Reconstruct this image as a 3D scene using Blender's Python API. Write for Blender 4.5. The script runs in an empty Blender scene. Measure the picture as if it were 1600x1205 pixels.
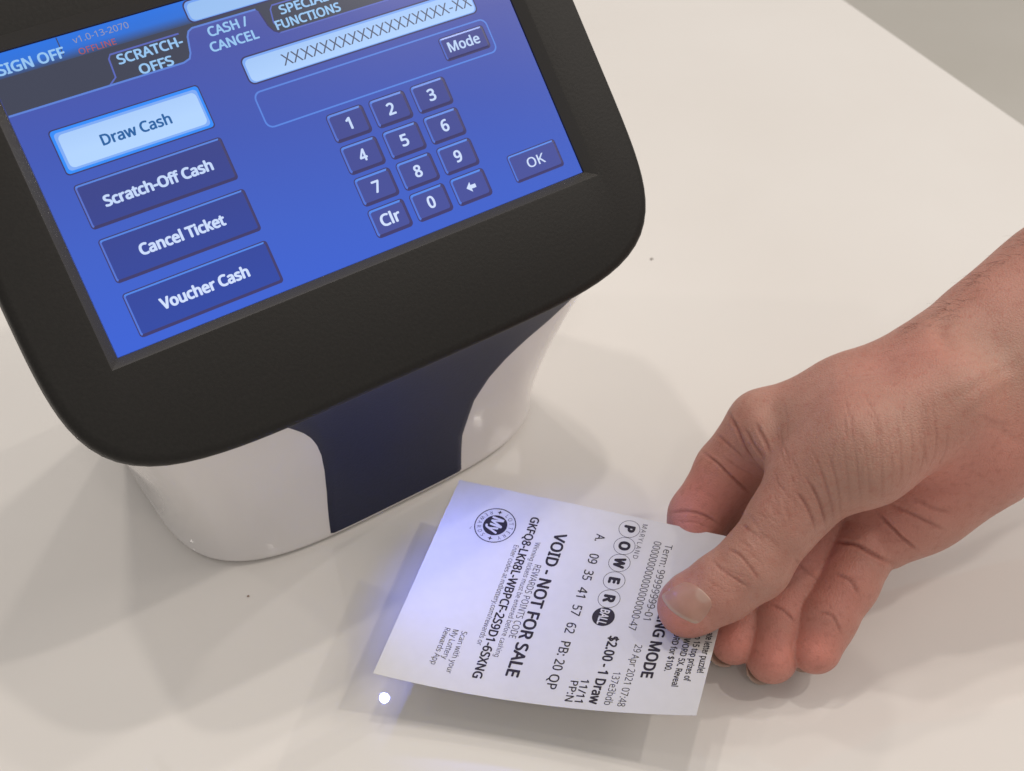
import bpy, bmesh, math, random
import numpy as np
from mathutils import Vector, Matrix
from mathutils.bvhtree import BVHTree

scene = bpy.context.scene
COL = scene.collection
random.seed(4)

# ------------------------------------------------------------------ camera
PITCH = math.radians(43.751)
FPX, CX, CY = 2000.0, 800.0, 602.5            # focal length and centre, in pixels of the 1600 px photograph
CAMZ = 390.0                                  # camera height above the counter, mm
cam_d = bpy.data.cameras.new('camera')
cam = bpy.data.objects.new('camera', cam_d)
COL.objects.link(cam)
cam.location = (0, 0, CAMZ / 1000)
cam.rotation_euler = (math.pi / 2 - PITCH, 0, 0)
cam_d.sensor_width = 36.0
cam_d.lens = 45.0
cam_d.clip_start, cam_d.clip_end = 0.01, 50
cam_d.dof.use_dof = True
cam_d.dof.focus_distance = 0.425
cam_d.dof.aperture_fstop = 22
scene.camera = cam

# ------------------------------------------------------------------ room light
world = bpy.data.worlds.new('World')
scene.world = world
world.use_nodes = True
bg = world.node_tree.nodes['Background']
bg.inputs['Color'].default_value = (1.0, 0.965, 0.935, 1)
bg.inputs['Strength'].default_value = 0.405
scene.view_settings.view_transform = 'Standard'
scene.view_settings.look = 'None'
scene.view_settings.gamma = 1.0
scene.view_settings.exposure = 0.0

def ceiling_spot_or_fill(name, loc, power, size=0.08, col=(1, 0.928, 0.855), target=(0.02, 0.33, 0.0)):
    l = bpy.data.lights.new(name, 'AREA')
    l.shape = 'DISK'
    l.size = size
    l.energy = power
    l.color = col
    o = bpy.data.objects.new(name, l)
    COL.objects.link(o)
    o.location = loc
    o.rotation_euler = (Vector(target) - Vector(loc)).to_track_quat('-Z', 'Y').to_euler()
    return o
CEIL = 2.0
HEAD = Vector((-0.1, 0.27, 0.1))
for i, (dx, dy, pw) in enumerate([(0.16, 0.27, 4.6), (-0.22, 0.27, 4.6), (0.72, 0.03, 6.5), (1.12, 0.18, 9.5), (-0.75, 0.1, 2.0), (0.02, 0.50, 3.4)]):
    h = CEIL - 0.1
    ceiling_spot_or_fill('ceiling_spot_or_fill', (HEAD.x + dx * h, HEAD.y + dy * h, CEIL), pw, 0.9 if dx > 1 else 0.08)  # the wide disc is an added soft source for frame sheen and screen haze
ceiling_spot_or_fill('ceiling_spot_or_fill', (0.35, -0.95, CEIL), 2.0, 0.12)
ceiling_spot_or_fill('ceiling_spot_or_fill', (3.0, 2.6, CEIL), 24, 0.1, target=(1.0, 1.9, -0.9))  # added lamp out of view, brightens the floor past the counter

# ------------------------------------------------------------------ helpers
def at(u, v, z):
    """world point (metres) seen at photo pixel (u, v), at camera depth z (mm)"""
    x, y = (u - CX) / FPX * z, (v - CY) / FPX * z
    return cam2world(np.array([x, y, z]))
SP, CP = math.sin(PITCH), math.cos(PITCH)
def cam2world(p):
    p = np.asarray(p, float)
    x, y, z = p[..., 0], p[..., 1], p[..., 2]
    return np.stack([x, -SP * y + CP * z, -CP * y - SP * z + CAMZ], -1) / 1000.0

def mat_new(name):
    m = bpy.data.materials.new(name)
    m.use_nodes = True
    return m, m.node_tree, m.node_tree.nodes['Principled BSDF']
def simple(name, col, rough=0.5, spec=0.5, coat=0.0, **kw):
    m, nt, b = mat_new(name)
    b.inputs['Base Color'].default_value = (*col, 1)
    b.inputs['Roughness'].default_value = rough
    b.inputs['Specular IOR Level'].default_value = spec
    b.inputs['Coat Weight'].default_value = coat
    b.inputs['Coat Roughness'].default_value = kw.get('coat_rough', 0.03)
    return m
def noise_node(nt, scale, detail=3, coord='Object', rough=0.5):
    tc = nt.nodes.new('ShaderNodeTexCoord')
    n = nt.nodes.new('ShaderNodeTexNoise')
    n.inputs['Scale'].default_value = scale
    n.inputs['Detail'].default_value = detail
    n.inputs['Roughness'].default_value = rough
    nt.links.new(tc.outputs[coord], n.inputs['Vector'])
    return n
def add_bump(nt, b, height_socket, strength, dist, prev=None):
    bp = nt.nodes.new('ShaderNodeBump')
    bp.inputs['Strength'].default_value = strength
    bp.inputs['Distance'].default_value = dist
    nt.links.new(height_socket, bp.inputs['Height'])
    if prev is not None:
        nt.links.new(prev, bp.inputs['Normal'])
    nt.links.new(bp.outputs['Normal'], b.inputs['Normal'])
    return bp.outputs['Normal']
def mapped(nt, sock, lo, hi, a, b):
    r = nt.nodes.new('ShaderNodeMapRange')
    r.inputs['From Min'].default_value = lo
    r.inputs['From Max'].default_value = hi
    r.inputs['To Min'].default_value = a
    r.inputs['To Max'].default_value = b
    nt.links.new(sock, r.inputs['Value'])
    return r.outputs['Result']
def mixcol(nt, fac, a, b):
    m = nt.nodes.new('ShaderNodeMix')
    m.data_type = 'RGBA'
    for k, v in ((0, fac), (6, a), (7, b)):
        if hasattr(v, 'is_linked'):
            nt.links.new(v, m.inputs[k])
        else:
            m.inputs[k].default_value = v if k == 0 else (*v, 1)
    return m.outputs[2]

def mesh_obj(name, verts, faces, mat=None, parent=None, smooth=False, mats=None, fmat=None):
    me = bpy.data.meshes.new(name)
    me.from_pydata([tuple(map(float, v)) for v in verts], [], [tuple(map(int, f)) for f in faces])
    for m in (mats or ([mat] if mat else [])):
        me.materials.append(m)
    if fmat is not None:
        me.polygons.foreach_set('material_index', list(map(int, fmat)))
    if smooth:
        me.polygons.foreach_set('use_smooth', [True] * len(me.polygons))
    me.update()
    o = bpy.data.objects.new(name, me)
    COL.objects.link(o)
    if parent is not None:
        o.parent = parent
    return o
def tag(o, **kw):
    for k, v in kw.items():
        o[k] = v
    return o

class MB:
    """collects polygons of several materials into one mesh"""
    def __init__(s): s.v, s.f, s.m = [], [], []
    def add(s, verts, faces, m=0):
        b = len(s.v)
        s.v += [tuple(v) for v in verts]
        s.f += [tuple(b + i for i in f) for f in faces]
        s.m += [m] * len(faces)
    def build(s, name, mats, parent=None, smooth=False):
        return mesh_obj(name, s.v, s.f, parent=parent, smooth=smooth, mats=mats, fmat=s.m)

_tcache = {}
def bundled_font():
    # Blender's own bundled interface font; its built-in default if that is absent
    import os
    try:
        p = os.path.join(bpy.utils.system_resource('DATAFILES', path='fonts'), 'NotoSansHebrew-Regular.woff2')
        return bpy.data.fonts.load(p)
    except Exception:
        return None
FONT = bundled_font()
def text_mesh(txt, bold=0.0, slant=0.0, spacing=1.0):
    """flat text outline: verts (N, 3) with cap height 1, x from 0, small z steps; faces; width.
    bold thickens the strokes by laying shifted copies of the outline over each other"""
    key = (txt, bold, slant, spacing)
    if key in _tcache:
        return _tcache[key]
    def conv(t):
        cu = bpy.data.curves.new('t', 'FONT')
        cu.body = t
        cu.size = 1.0
        if FONT: cu.font = FONT
        cu.shear = slant
        cu.space_character = spacing
        cu.resolution_u = 3
        cu.fill_mode = 'FRONT'
        o = bpy.data.objects.new('t', cu)
        COL.objects.link(o)
        bpy.context.view_layer.update()
        me = bpy.data.meshes.new_from_object(o.evaluated_get(bpy.context.evaluated_depsgraph_get()))
        v = np.array([x.co[:3] for x in me.vertices])
        f = [tuple(p.vertices) for p in me.polygons]
        bpy.data.objects.remove(o)
        bpy.data.curves.remove(cu)
        bpy.data.meshes.remove(me)
        return v, f
    if 'H' not in _tcache:
        hv, _ = conv('H')
        _tcache['H'] = hv[:, 1].max()
    v, f = conv(txt)
    v = v / _tcache['H']
    v[:, 2] = 0
    if bold:
        vs, fs, n = [v], list(f), len(v)
        for k in range(8):
            a = math.pi * k / 4
            vs.append(v + np.array([bold * math.cos(a), 0.8 * bold * math.sin(a), (k + 1) * 0.0012]))
            fs += [tuple(i + n * (k + 1) for i in q) for q in f]
        v, f = np.concatenate(vs), fs
    v[:, 0] -= v[:, 0].min()
    _tcache[key] = (v, f, v[:, 0].max())
    return _tcache[key]

# ------------------------------------------------------------------ counter and floor
m_counter, nt, b = mat_new('glossy_white_counter')
n = noise_node(nt, 6.0, 4)
nt.links.new(mixcol(nt, mapped(nt, n.outputs['Fac'], 0.3, 0.7, 0, 1), (0.79, 0.755, 0.715), (0.83, 0.80, 0.765)), b.inputs['Base Color'])
n2 = noise_node(nt, 40, 5)
nt.links.new(mapped(nt, n2.outputs['Fac'], 0.3, 0.8, 0.012, 0.03), b.inputs['Roughness'])
b.inputs['Specular IOR Level'].default_value = 0.75
n3 = noise_node(nt, 14, 2)
add_bump(nt, b, n3.outputs['Fac'], 0.05, 0.0006)
E0, E1 = Vector((0.21396, 0.76588)), Vector((0.28658, 0.61848))
ed = (E1 - E0).normalized()
far, near = E0 - ed * 0.95, E1 + ed * 1.25
left = Vector((ed.y, -ed.x))
if left.x > 0: left = -left
bm = bmesh.new()
q = [far, near, near + left * 1.9, far + left * 1.9]
top = [bm.verts.new((p.x, p.y, 0)) for p in q]
bot = [bm.verts.new((p.x, p.y, -0.032)) for p in q]
bm.faces.new(top)
bm.faces.new(bot[::-1])
for i in range(4):
    j = (i + 1) % 4
    bm.faces.new((top[i], bot[i], bot[j], top[j]))
bmesh.ops.recalc_face_normals(bm, faces=bm.faces)
bmesh.ops.bevel(bm, geom=[e for e in bm.edges if all(v.co.z == 0 for v in e.verts)], offset=0.0015, segments=3, affect='EDGES', profile=0.5)
me = bpy.data.meshes.new('counter')
bm.to_mesh(me); bm.free()
me.materials.append(m_counter)
o = bpy.data.objects.new('counter', me)
COL.objects.link(o)
tag(o, kind='structure', label='glossy white counter top with a straight right edge')
m_floor, nt, b = mat_new('grey_floor')
n = noise_node(nt, 3.0, 4)
nt.links.new(mixcol(nt, mapped(nt, n.outputs['Fac'], 0.3, 0.7, 0, 1), (0.62, 0.59, 0.53), (0.66, 0.63, 0.575)), b.inputs['Base Color'])
b.inputs['Roughness'].default_value = 0.6
o = mesh_obj('floor', [(-6, -4, -0.9), (8, -4, -0.9), (8, 9, -0.9), (-6, 9, -0.9)], [(0, 1, 2, 3)], m_floor)
tag(o, kind='structure', label='plain grey floor below the counter')

# ------------------------------------------------------------------ terminal
# screen frame in the terminal's own axes (mm): x along the screen's lower edge, y away from the user, z up
def sc(x, y, n=0.0):
    return ((x - 88.5) / 1000, (-0.7039 * y - 0.7104 * n) / 1000, (194.65 - 0.7104 * y + 0.7038 * n) / 1000)
term = bpy.data.objects.new('touchscreen_terminal', None)
COL.objects.link(term)
term.location = (-0.08649, 0.39621, 0)
term.rotation_euler = (0, 0, math.radians(34.22))
tag(term, label='touchscreen terminal with wide black frame and blue menu on a glossy white stand', category='terminal')

m_black, nt, b = mat_new('black_plastic')
n = noise_node(nt, 900, 2)
nt.links.new(mixcol(nt, n.outputs['Fac'], (0.0115, 0.0103, 0.009), (0.020, 0.018, 0.0155)), b.inputs['Base Color'])
b.inputs['Roughness'].default_value = 0.48
b.inputs['Specular IOR Level'].default_value = 0.26
add_bump(nt, b, n.outputs['Fac'], 0.25, 0.0002)
m_lip = simple('dark_grey_lip', (0.034, 0.031, 0.027), 0.4, 0.45)
m_shell = simple('white_gloss_plastic', (0.82, 0.785, 0.77), 0.10, 0.5, 0.6)
m_navy, nt, b = mat_new('navy_plastic')
n = noise_node(nt, 1100, 2)
nt.links.new(mixcol(nt, n.outputs['Fac'], (0.008, 0.011, 0.036), (0.016, 0.020, 0.060)), b.inputs['Base Color'])
b.inputs['Roughness'].default_value = 0.42
b.inputs['Specular IOR Level'].default_value = 0.28
add_bump(nt, b, n.outputs['Fac'], 0.3, 0.0002)
m_part = simple('part_line', (0.42, 0.40, 0.39), 0.5)
m_seam = simple('dark_seam', (0.10, 0.095, 0.09), 0.5)

def head_outline(inset=0.0, n_pts=160):
    """bowed rounded rectangle of the head, centre (88, 55), as (x, y) in screen mm"""
    cx, cy, hw, hh = 88.0, 55.0, 112.6 - inset, 84.3 - inset
    pts = []
    per = n_pts // 4
    for q in range(4):
        for k in range(per):
            # corner arc (superellipse) followed by half edges; sampled by angle of the full shape
            a = 2 * math.pi * (q * per + k) / n_pts + math.pi / n_pts
            c, s = math.cos(a), math.sin(a)
            # blend: superellipse on x, y radii
            e = 5.3
            d = (abs(c) ** e + abs(s) ** e) ** (-1 / e)
            pts.append((cx + hw * c * d, cy + hh * s * d))
    return pts

# frame (bezel): inner lip at the screen, chamfer up to the front, flat front, rolled edge, side wall
def bezel():
    N = 160
    def rect_ring(x0, y0, x1, y1, n, r=0.6):
        out = head_outline(0)
        res = []
        cx, cy = 88.0, 55.0
        dirs = []
        for (x, y) in out:
            # project the direction of the outer point on to the rectangle
            dx, dy = (x - cx) / 112.6, (y - cy) / 84.3
            m = max(abs(dx), abs(dy))
            dirs.append([dx / m, dy / m])
        for qx in (-1, 1):
            for qy in (-1, 1):               # one vertex exactly in each corner
                k = min(range(len(dirs)), key=lambda k: abs(dirs[k][0] - qx) + abs(dirs[k][1] - qy))
                dirs[k] = [qx, qy]
        for sx, sy in dirs:
            res.append(sc((x0 + x1) / 2 + sx * (x1 - x0) / 2, (y0 + y1) / 2 + sy * (y1 - y0) / 2, n))
        return res
    rings = [rect_ring(-0.3, -0.3, 177.3, 98.4, -1.0),
             rect_ring(-0.3, -0.3, 177.3, 98.4, 0.5),
             rect_ring(-3.1, -3.3, 180.1, 100.9, 3.0),
             rect_ring(-3.7, -3.9, 180.7, 101.5, 3.45),
             rect_ring(-4.4, -4.6, 181.4, 102.2, 3.5)]
    for inset, n in ((3.2, 3.5), (1.4, 3.1), (0.9, 2.75), (0.4, 2.2), (0.1, 1.5), (0, 1.0), (0, -4.5), (0.5, -5.6), (1.5, -6.2), (6.0, -6.3)):
        rings.append([sc(x, y, n) for x, y in head_outline(inset)])
    v, f = [], []
    for r in rings: v += r
    for k in range(len(rings) - 1):
        for i in range(N):
            j = (i + 1) % N
            f.append((k * N + i, k * N + j, (k + 1) * N + j, (k + 1) * N + i))
    nl = 3 * N
    lip = mesh_obj('screen_lip', v[:4 * N], f[:nl], m_lip, term, smooth=True)
    lip.data.set_sharp_from_angle(angle=math.radians(24))
    v, f = v[3 * N:], [tuple(i - 3 * N for i in q) for q in f[nl:]]
    o = mesh_obj('screen_frame', v, f, m_black, term, smooth=True)
    o.data.set_sharp_from_angle(angle=math.radians(24))
    return o
bezel()

# stand: lofted from the rounded footprint on the counter to the back of the head
NU, NS = 160, 40
def foot(a, grow=0.0):
    c, s = math.cos(a), math.sin(a)
    e = 3.7
    d = (abs(c) ** e + abs(s) ** e) ** (-1 / e)
    return np.array([1.5 + (83.0 + grow) * c * d, -10 + (62.6 + grow) * (-s) * d, 0.0]) / 1000
def loft_pt(i, s):
    a = 2 * math.pi * i / NU + math.pi / NU
    p0 = foot(a)
    p0[2] = 0.004
    x, y = TOP[i]
    p3 = np.array(sc(x, y, -5.8))
    nrm = np.array([0, -0.7104, 0.7038])
    p1 = p0 + np.array([0, 0, 0.032])
    p2 = p3 - nrm * 0.009
    t = s
    return (1 - t) ** 3 * p0 + 3 * (1 - t) ** 2 * t * p1 + 3 * (1 - t) * t * t * p2 + t ** 3 * p3
TOP = head_outline(2.6)
G = np.array([[loft_pt(i, k / NS) for i in range(NU)] for k in range(NS + 1)])
# rounded lower edge
FIL = []
for k in range(5):
    q = math.pi / 2 * k / 5
    row = [foot(2 * math.pi * i / NU + math.pi / NU, -3.0 * (1 - math.sin(q))) for i in range(NU)]
    for p in row: p[2] = 0.0006 + 0.0034 * (1 - math.cos(q))
    FIL.append(row)
GF = np.concatenate([np.array(FIL), G])
v = [tuple(p) for p in GF.reshape(-1, 3)]
f = []
for k in range(NS + 5):
    for i in range(NU):
        j = (i + 1) % NU
        f.append((k * NU + i, k * NU + j, (k + 1) * NU + j, (k + 1) * NU + i))
f.append(tuple(reversed(range((NS + 5) * NU, (NS + 6) * NU))))
o = mesh_obj('stand', v, f, m_shell, term, smooth=True)
o.data.set_sharp_from_angle(angle=math.radians(50))
# dark contact gasket under the stand
v, f = [], []
for sgn, z in ((1.0, 0.0002), (1.0, 0.0012)):
    for i in range(NU):
        p = foot(2 * math.pi * i / NU + math.pi / NU, -2.6)
        c = np.array([0.0015, -0.010, 0])
        pp = c + (p - c) * (1 + 0.003)
        v.append((pp[0], pp[1], z))
for i in range(NU):
    j = (i + 1) % NU
    f.append((i, j, NU + j, NU + i))
mesh_obj('base_seam', v, f, m_seam, term, smooth=True)

# fine part line where the front shell meets the side shells
for ci in (min(range(NU), key=lambda i: abs(GF[20, i, 0] + 0.0800) + (1 if GF[20, i, 1] > -0.025 else 0)), min(range(NU), key=lambda i: abs(GF[20, i, 0] - 0.0835) + (1 if GF[20, i, 1] > -0.025 else 0))):
    v, f = [], []
    for k in range(5, NS + 4):
        p, q = GF[k, ci], GF[k, (ci + 1) % NU]
        d = (q - p) / np.linalg.norm(q - p)
        out = np.array([d[1], -d[0], 0]); out /= np.linalg.norm(out)
        for w_ in (-0.00013, 0.00013):
            v.append(p + d * w_ + out * 0.00012)
    n_ = len(v) // 2
    f = [(2 * k, 2 * k + 1, 2 * k + 3, 2 * k + 2) for k in range(n_ - 1)]
    mesh_obj('shell_seam', v, f, m_part, term)
# navy front panel, 0.5 mm proud of the stand's front
WL = ([0, 30, 45, 56, 64, 70, 76, 84, 92], [30.3, 30.3, 31.0, 32.3, 34.3, 36.6, 40, 46, 52])
WR = ([0, 25, 45, 56, 64, 70, 76, 84], [31, 31.2, 35.5, 41.5, 49, 57, 69, 82])
v, f = [], []
NCOL = 36
rows = 0
for k in range(NS + 1):
    row = G[k]
    idx = [i for i in range(NU) if row[i, 1] < np.median(row[:, 1]) and abs(row[i, 0]) < 0.115]
    front = sorted(idx, key=lambda i: row[i, 0])
    xs = row[front, 0]; ys = row[front, 1]; zs = row[front, 2]
    zc = float(np.interp(0, xs, zs)) * 1000
    if zc > 92: break
    wl, wr = -np.interp(zc, *WL) / 1000, np.interp(zc, *WR) / 1000
    for c in range(NCOL + 1):
        x = wl + (wr - wl) * c / NCOL
        y, z = np.interp(x, xs, ys), np.interp(x, xs, zs)
        lift = 0.0006 if 0 < c < NCOL else -0.0003
        v.append((x, y - lift, z + (0.0003 if k == 0 else 0)))
    rows += 1
for k in range(rows - 1):
    for c in range(NCOL):
        p = k * (NCOL + 1) + c
        f.append((p, p + 1, p + NCOL + 2, p + NCOL + 1))
mesh_obj('front_panel', v, f, m_navy, term, smooth=True)

# scanner light under the head: housing ring and a lit lens
m_lens, nt, b = mat_new('lit_scanner_lens')
b.inputs['Base Color'].default_value = (0.6, 0.65, 1, 1)
b.inputs['Emission Color'].default_value = (0.50, 0.55, 1.0, 1)
b.inputs['Emission Strength'].default_value = 150
Tw = np.array([-159.666, 346.435, 194.645])
LEDW = np.array([-56.05, 306.8, CAMZ - 297.8]) / 1000
Minv = (Matrix.Translation(term.location) @ Matrix.Rotation(math.radians(34.22), 4, 'Z')).inverted()
LEDL = Minv @ Vector(LEDW)
def disc_mesh(center, axis, r, h, n=20):
    q = axis.to_track_quat('Z', 'Y').to_matrix()
    v = []
    for rr, z in ((r, 0), (r, h), (r * 0.55, h * 1.5)):
        for i in range(n):
            a = 2 * math.pi * i / n
            v.append(center + q @ Vector((rr * math.cos(a), rr * math.sin(a), z)))
    f = [(k * n + i, k * n + (i + 1) % n, (k + 1) * n + (i + 1) % n, (k + 1) * n + i) for k in range(2) for i in range(n)]
    f.append(tuple(range(2 * n, 3 * n)))
    f.append(tuple(reversed(range(n))))
    return v, f
ax = Vector((0.05, -0.45, -1)).normalized()
v, f = disc_mesh(LEDL - ax * 0.004, ax, 0.0035, 0.0021)
scan = mesh_obj('scanner_light', v, f, m_black, term, smooth=False)
v, f = disc_mesh(LEDL - ax * 0.0009, ax, 0.0007, 0.0006)
mesh_obj('lens', v, f, m_lens, scan)
sl = bpy.data.lights.new('scanner_beam', 'SPOT')
sl.energy = 0.31
sl.color = (0.17, 0.24, 1.0)
sl.spot_size = math.radians(80)
sl.spot_blend = 1.0
sl.shadow_soft_size = 0.002
so = bpy.data.objects.new('scanner_beam', sl)
COL.objects.link(so)
so.location = LEDW + np.array([0.001, -0.0015, -0.0035])
so.rotation_euler = Vector((0.57, -0.25, -0.78)).to_track_quat('-Z', 'Y').to_euler()

# ---- lit screen
def screen_mat(name, stops, rough=0.22, sx=0.0, ky=1.0, k0=0.0):
    """emission ramp along the screen: stops at (position 0 top .. 1 bottom, colour)"""
    m, nt, b = mat_new(name)
    b.inputs['Base Color'].default_value = (0.004, 0.004, 0.005, 1)
    b.inputs['Roughness'].default_value = rough
    b.inputs['Specular IOR Level'].default_value = 0.30
    tc = nt.nodes.new('ShaderNodeTexCoord')
    sp = nt.nodes.new('ShaderNodeSeparateXYZ')
    nt.links.new(tc.outputs['Object'], sp.inputs[0])
    # y position on the screen from height; a little from x (drawn gradient, with glare haze put into its upper right colour)
    fy = mapped(nt, sp.outputs['Z'], 0.19465, 0.12500, k0, k0 + ky)
    fx = mapped(nt, sp.outputs['X'], -0.0885, 0.0885, 0, 1)
    ma = nt.nodes.new('ShaderNodeMath')
    ma.operation = 'MULTIPLY_ADD'
    nt.links.new(fx, ma.inputs[0])
    ma.inputs[1].default_value = sx
    nt.links.new(fy, ma.inputs[2])
    cr = nt.nodes.new('ShaderNodeValToRGB')
    el = cr.color_ramp.elements
    while len(el) < len(stops): el.new(0.5)
    for e, (p, c) in zip(el, stops):
        e.position = p
        e.color = (*[(x / 255 / 12.92 if x / 255 <= 0.04045 else ((x / 255 + 0.055) / 1.055) ** 2.4) for x in c], 1)
    nt.links.new(ma.outputs[0], cr.inputs[0])
    nt.links.new(cr.outputs[0], b.inputs['Emission Color'])
    b.inputs['Emission Strength'].default_value = 1.0
    return m
M_bg = screen_mat('screen_background', [(0.0, (98, 102, 166)), (0.25, (72, 84, 166)), (0.5, (64, 88, 182)), (0.75, (62, 96, 200)), (1.0, (58, 98, 214))], sx=-0.25, ky=0.75, k0=0.25)  # paler, greyer first stops put glare haze into the emission colour
M_dark = screen_mat('screen_dark_band', [(0, (62, 66, 84)), (1, (62, 66, 84))])
M_bluebar = screen_mat('screen_header_blue', [(0, (40, 115, 225)), (0.045, (44, 112, 215)), (0.075, (58, 78, 120)), (0.1, (62, 66, 84))])
M_btn = screen_mat('button_face', [(0.0, (64, 68, 136)), (0.5, (56, 66, 138)), (1.0, (46, 72, 166))])
M_key = screen_mat('key_face', [(0.0, (70, 72, 134)), (0.5, (64, 72, 144)), (1.0, (70, 80, 156))])
M_hi = screen_mat('edge_highlight', [(0.0, (96, 128, 210)), (1.0, (76, 136, 236))])
M_hi2 = screen_mat('edge_soft_highlight', [(0.0, (90, 100, 180)), (1.0, (80, 120, 220))])
M_lo = screen_mat('edge_shadow', [(0.0, (58, 56, 96)), (1.0, (62, 58, 110))])
M_txt = screen_mat('screen_text', [(0.0, (158, 198, 240)), (0.5, (196, 216, 250)), (1.0, (212, 226, 255))])
M_tab = screen_mat('tab_text', [(0.0, (150, 196, 240)), (1.0, (150, 196, 240))])
M_red = screen_mat('red_text', [(0, (176, 84, 70)), (1, (176, 84, 70))])
M_grey = screen_mat('grey_text', [(0, (150, 150, 170)), (1, (150, 150, 170))])
M_white = screen_mat('lit_field', [(0.0, (150, 190, 240)), (0.22, (160, 196, 245)), (0.36, (178, 212, 255)), (1, (176, 218, 255))])
M_glow = screen_mat('lit_glow', [(0.0, (112, 160, 240)), (1, (150, 190, 255))])
M_sel = screen_mat('selected_edge', [(0.0, (52, 140, 250)), (1, (40, 140, 250))])
M_ink = screen_mat('field_text', [(0.0, (84, 90, 112)), (1, (84, 90, 112))])
M_ink2 = screen_mat('selected_text', [(0.0, (36, 96, 160)), (1, (36, 96, 160))])
SM = [M_bg, M_dark, M_bluebar, M_btn, M_key, M_hi, M_hi2, M_lo, M_txt, M_tab, M_red, M_grey, M_white, M_glow, M_sel, M_ink, M_ink2]
IX = {m.name: i for i, m in enumerate(SM)}

def rrect(x0, y0, x1, y1, r, n=5):
    pts = []
    for cx, cy, a0 in ((x1 - r, y0 + r, -90), (x1 - r, y1 - r, 0), (x0 + r, y1 - r, 90), (x0 + r, y0 + r, 180)):
        for k in range(n + 1):
            a = math.radians(a0 + 90 * k / n)
            pts.append((cx + r * math.cos(a), cy + r * math.sin(a)))
    return pts            # clockwise on screen starting at top right
class UI(MB):
    def poly(s, pts, mat, n):
        s.add([sc(x, y, n) for x, y in pts], [tuple(reversed(range(len(pts))))], IX[mat.name])
    def ring(s, outer, inner, mat, n, n2=None, which=None):
        k = len(outer)
        n2 = n if n2 is None else n2
        vs = [sc(x, y, n) for x, y in outer] + [sc(x, y, n2) for x, y in inner]
        fs = []
        for i in range(k):
            if which is None or which(i, k):
                j = (i + 1) % k
                fs.append((i, k + i, k + j, j))
        s.add(vs, fs, IX[mat.name])
    def line(s, pts, w, mat, n):
        pts = [np.array(p, float) for p in pts]
        L, R = [], []
        for i, p in enumerate(pts):
            a = pts[max(i - 1, 0)]; c = pts[min(i + 1, len(pts) - 1)]
            d = c - a; d /= np.linalg.norm(d)
            nn = np.array([-d[1], d[0]]) * w / 2
            L.append(p + nn); R.append(p - nn)
        vs = [sc(*p, n) for p in L] + [sc(*p, n) for p in R]
        k = len(pts)
        s.add(vs, [(i, i + 1, k + i + 1, k + i) for i in range(k - 1)], IX[mat.name])
    def text(s, txt, x0, x1, yc, cap, mat, n, bold=0.0, slant=0):
        v, f, w = text_mesh(txt, bold, slant)
        kx = (x1 - x0) / w
        s.add([sc(x0 + px * kx, yc + cap / 2 - py * cap, n + pz) for px, py, pz in v], f, IX[mat.name])
    def done(s, name, parent):
        return s.build(name, SM, parent)

u = UI()
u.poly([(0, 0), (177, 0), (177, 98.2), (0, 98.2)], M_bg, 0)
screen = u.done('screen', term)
u = UI()                                          # dark header with the blue bar
u.poly([(0.02, 7.6), (177, 7.6), (177, 18.9), (0.02, 18.9)], M_dark, 0.02)
u.poly([(0.02, 0.02), (177, 0.02), (177, 7.6), (0.02, 7.6)], M_bluebar, 0.02)
u.line([(22.9, 0.2), (22.9, 5.8)], 0.35, M_dark, 0.05)
u.text('SIGN OFF', 2.6, 23.6, 5.0, 3.2, M_tab, 0.08, 0.05)
u.text('v1.0-13-2070', 27.3, 45.4, 2.45, 2.0, M_grey, 0.08)
u.text('OFFLINE', 27.6, 39.6, 6.3, 1.9, M_red, 0.08)
u.done('header_bar', screen)

def tab_shape(x0, x1, y0, y1, slope, r=1.6):
    pts = [(x0, y1), (x0 + 0.3, y0 + r)]
    for k in range(1, 6):
        a = math.pi - math.pi / 2 * k / 5
        pts.append((x0 + 0.3 + r + r * math.cos(a), y0 + r - r * math.sin(a)))
    pts += [(x1 - slope - 0.8, y0), (x1 - slope, y0 + 0.5), (x1, y1)]
    return pts
u = UI()                                          # SCRATCH-OFFS tab
u.line([(32.2, 18.9), (34.9, 17.0), (35.3, 11.0), (36.2, 9.8), (59.3, 9.6)], 0.55, M_hi2, 0.05)
u.text('SCRATCH-', 37.6, 59.5, 12.05, 3.0, M_tab, 0.08, 0.05)
u.text('OFFS', 42.7, 54.1, 17.0, 3.0, M_tab, 0.08, 0.05)
u.done('screen_tab', screen)
u = UI()                                          # CASH / CANCEL tab, the open one
act = [(57.0, 19.0), (59.3, 18.2), (60.3, 16.6), (61.6, 11.4), (62.6, 9.8), (64.2, 9.1), (86.6, 9.2), (87.4, 10.2), (88.4, 15.4), (89.6, 17.6), (91.4, 18.7), (91.4, 19.0)]
u.poly(act, M_bg, 0.04)
u.line([(0.1, 19.0), (57.0, 18.9)] + act[1:7], 0.6, M_hi, 0.06)
u.line(act[7:11], 0.5, M_lo, 0.06)
u.line([(91.0, 18.8), (177, 18.9)], 0.5, M_hi2, 0.06)
u.text('CASH /', 68.4, 82.4, 11.9, 3.0, M_tab, 0.08, 0.05)
u.text('CANCEL', 67.0, 84.1, 16.85, 3.0, M_tab, 0.08, 0.05)
u.done('screen_tab', screen)
u = UI()                                          # SPECIAL FUNCTIONS tab
u.line([(91.6, 17.0), (90.6, 15.0), (91.4, 10.6), (92.4, 9.4), (118.6, 9.3)], 0.5, M_hi2, 0.05)
u.line([(119.6, 9.3), (119.9, 12.2)], 0.5, M_hi2, 0.05)
u.text('SPECIAL', 94.2, 112.2, 11.7, 2.9, M_tab, 0.08, 0.05)
u.text('FUNCTIONS', 90.8, 114.9, 16.2, 2.9, M_tab, 0.08, 0.05)
u.done('screen_tab', screen)
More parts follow.
